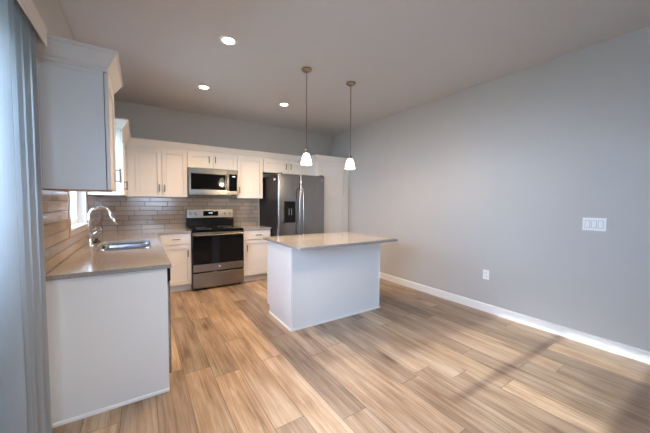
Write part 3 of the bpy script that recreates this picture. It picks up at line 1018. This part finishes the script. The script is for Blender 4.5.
# ------------------------------------------------------------------ pendants
PZ = 1.757
px, py = 2.0495, -2.3886
k = thing('pendant_light', 'lit white glass pendant over the island, the left and nearer of the pair', 'pendant light', (px, py, H), 'pendants over the island')
MB().lathe([(0.001, 0), (0.052, 0), (0.058, -0.006), (0.058, -0.014), (0.046, -0.026), (0.022, -0.034), (0.008, -0.036), (0.001, -0.036)][1:], (px, py, H - 0.0002), 32).build('canopy', 'bronze', k, smooth=True)
MB().tube([(px, py, H - 0.036), (px, py, PZ + 0.16)], 0.0058, 12).build('stem', 'bronze', k, smooth=True)
MB().lathe([(0.008, 0.168), (0.017, 0.163), (0.021, 0.148), (0.023, 0.128), (0.021, 0.1255)], (px, py, PZ), 24).build('socket_cap', 'bronze', k, smooth=True)
MB().lathe([(0.0205, 0.125), (0.027, 0.122), (0.036, 0.108), (0.045, 0.085), (0.053, 0.055), (0.059, 0.025), (0.061, 0.006), (0.060, 0.0), (0.057, 0.0), (0.056, 0.01), (0.049, 0.055), (0.040, 0.085), (0.030, 0.108), (0.018, 0.118)], (px, py, PZ), 32, cap=False).build('lamp_shade', 'shade', k, smooth=True)
MB().lathe([(0.004, 0.118), (0.010, 0.112), (0.011, 0.090), (0.024, 0.065), (0.027, 0.048), (0.022, 0.030), (0.010, 0.022), (0.002, 0.021)], (px, py, PZ), 20).build('bulb', 'can', k, smooth=True)
lp = bpy.data.lights.new('pendant_lamp', 'POINT')
lp.energy = PENDANT_W
lp.color = (1, 0.80, 0.58)
lp.shadow_soft_size = 0.04
lo = bpy.data.objects.new('pendant_lamp', lp)
C.objects.link(lo)
lo.parent = k
lo.location = (0, 0, PZ - 0.02 - H)
k2 = dup(k, (2.680 - px, -2.382 - py, 0))
k2['label'] = 'lit white glass pendant over the island, the one nearer the long right wall'

# ------------------------------------------------------------------ recessed ceiling lights
cans = [((1.182, -2.469), 'large looking recessed ceiling light nearest the camera, in front of the left cabinets'),
        ((1.188, -1.220), 'recessed ceiling light toward the back left, above the floor before the range'),
        ((2.321, -1.220), 'recessed ceiling light farthest right, left of the first pendant rod')]
cx, cy = cans[0][0]
k = thing('recessed_light', cans[0][1], 'ceiling light', (cx, cy, H), 'recessed lights in the kitchen ceiling')
MB().lathe([(0.052, 0.0), (0.078, 0.0), (0.078, -0.004), (0.070, -0.007), (0.054, -0.006), (0.052, -0.004)], (cx, cy, H - 0.0002), 36, cap=False).build('trim_ring', 'trim', k, smooth=True)
MB().lathe([(0.0525, -0.0005), (0.0525, -0.0045), (0.030, -0.006), (0.001, -0.0065)], (cx, cy, H), 32).build('lens', 'can', k, smooth=True)
la = bpy.data.lights.new('can_lamp', 'SPOT')
la.spot_size = math.radians(125)
la.spot_blend = 0.8
la.shadow_soft_size = 0.05
la.energy = CAN_W
la.color = (1, 0.66, 0.36)
lo = bpy.data.objects.new('can_lamp', la)
C.objects.link(lo)
lo.parent = k
lo.location = (0, 0, -0.03)
for (x, y), lb in cans[1:]:
    c = dup(k, (x - cx, y - cy, 0))
    c['label'] = lb

# dining area flush light behind the camera's frame
k = thing('flush_light', 'round white flush ceiling light over the dining area', 'ceiling light', (1.3, -4.35, H))
MB().lathe([(0.15, 0), (0.15, -0.02), (0.14, -0.025)], (1.3, -4.35, H - 0.0002), 36).build('base', 'trim', k, smooth=True)
MB().lathe([(0.139, -0.026), (0.135, -0.05), (0.10, -0.075), (0.05, -0.088), (0.002, -0.09)], (1.3, -4.35, H), 36).build('glass_bowl', 'bowl', k, smooth=True)
lp = bpy.data.lights.new('dining_lamp', 'SPOT')
lp.spot_size = math.radians(105)
lp.spot_blend = 0.5
lp.energy = DINING_W
lp.color = (1, 0.88, 0.74)
lp.shadow_soft_size = 0.1
lo = bpy.data.objects.new('dining_lamp', lp)
C.objects.link(lo)
lo.parent = k
lo.location = (0, 0, -0.10)

# ------------------------------------------------------------------ vertical blind
k = thing('vertical_blind', 'white vertical blind drawn open to the left of the cabinets', 'blind', (0.06, -4.3, 0))
q = MB()
q.box(0.112, 0.120, -4.94, -3.283, 2.066, 2.160).box(0.0185, 0.112, -3.291, -3.283, 2.066, 2.160).box(0.0185, 0.112, -4.94, -4.932, 2.066, 2.160)
q.box(0.0185, 0.112, -4.932, -3.291, 2.152, 2.160)
q.build('valance', 'valance', k, 0.003)
MB().box(0.045, 0.085, -4.92, -3.30, 2.105, 2.145).build('head_rail', 'valance', k, 0.002)
for i, y in enumerate((-3.395, -3.445, -3.495, -3.545, -3.590, -3.635, -3.700, -4.52, -4.57, -4.62, -4.67, -4.72, -4.77)):  # last six: unseen near stack, added to hold slanting daylight off the right wall
    q = MB()
    n = 8
    ra = []
    dy = (0.010, -0.008, 0.012, -0.010, 0.006, -0.004, 0.0, 0.004, -0.006, 0.008, -0.004, 0.006, 0.0)[i]
    for zz in (0.02, 2.085):
        row = []
        for j in range(n + 1):
            t = j / n
            row.append((0.024 + 0.077 * t, y + dy * (t - 0.5) * 2 - 0.006 * (1 - (2 * t - 1) ** 2), zz))
        ra.append(row)
    th = 0.0008
    v0 = [[q.bm.verts.new((a, b_ + s * th, c)) for a, b_, c in row] for s in (-1, 1) for row in ra]
    fb, ft, kb, kt = v0
    for j in range(n):
        q.bm.faces.new((fb[j], fb[j + 1], ft[j + 1], ft[j]))
        q.bm.faces.new((kb[j + 1], kb[j], kt[j], kt[j + 1]))
        q.bm.faces.new((ft[j], ft[j + 1], kt[j + 1], kt[j]))
        q.bm.faces.new((fb[j + 1], fb[j], kb[j], kb[j + 1]))
    q.bm.faces.new((fb[0], ft[0], kt[0], kb[0]))
    q.bm.faces.new((fb[n], kb[n], kt[n], ft[n]))
    q.build('vane', 'vane', k)

# ------------------------------------------------------------------ switch plate, outlets
k = thing('light_switch', 'white triple rocker switch plate on the right wall', 'light switch', (W, -4.363, 1.145))
MB().box(W - 0.006, W, -4.446, -4.280, 1.086, 1.206).build('plate', 'plastic', k, 0.002)
for y in (-4.409, -4.363, -4.317):
    MB().box(W - 0.0068, W - 0.0061, y - 0.0185, y + 0.0185, 1.111, 1.181).build('rocker_frame', 'grey', k)
    MB().box(W - 0.0098, W - 0.0069, y - 0.0155, y + 0.0155, 1.114, 1.178).build('rocker', 'plastic', k, 0.001)


def outlet(y, z, lb):
    kk = thing('wall_outlet', lb, 'outlet', (W, y, z))
    MB().box(W - 0.006, W, y - 0.036, y + 0.036, z - 0.058, z + 0.058).build('plate', 'plastic', kk, 0.002)
    for dz in (-0.021, 0.021):
        MB().box(W - 0.0085, W - 0.0061, y - 0.017, y + 0.017, z + dz - 0.015, z + dz + 0.015).build('socket', 'plastic', kk, 0.002)
        MB().box(W - 0.0091, W - 0.0086, y - 0.009, y - 0.006, z + dz - 0.006, z + dz + 0.008).box(W - 0.0091, W - 0.0086, y + 0.006, y + 0.009, z + dz - 0.006, z + dz + 0.008).build('slot', 'slot', kk)


outlet(-3.402, 0.458, 'white duplex outlet low on the right wall')
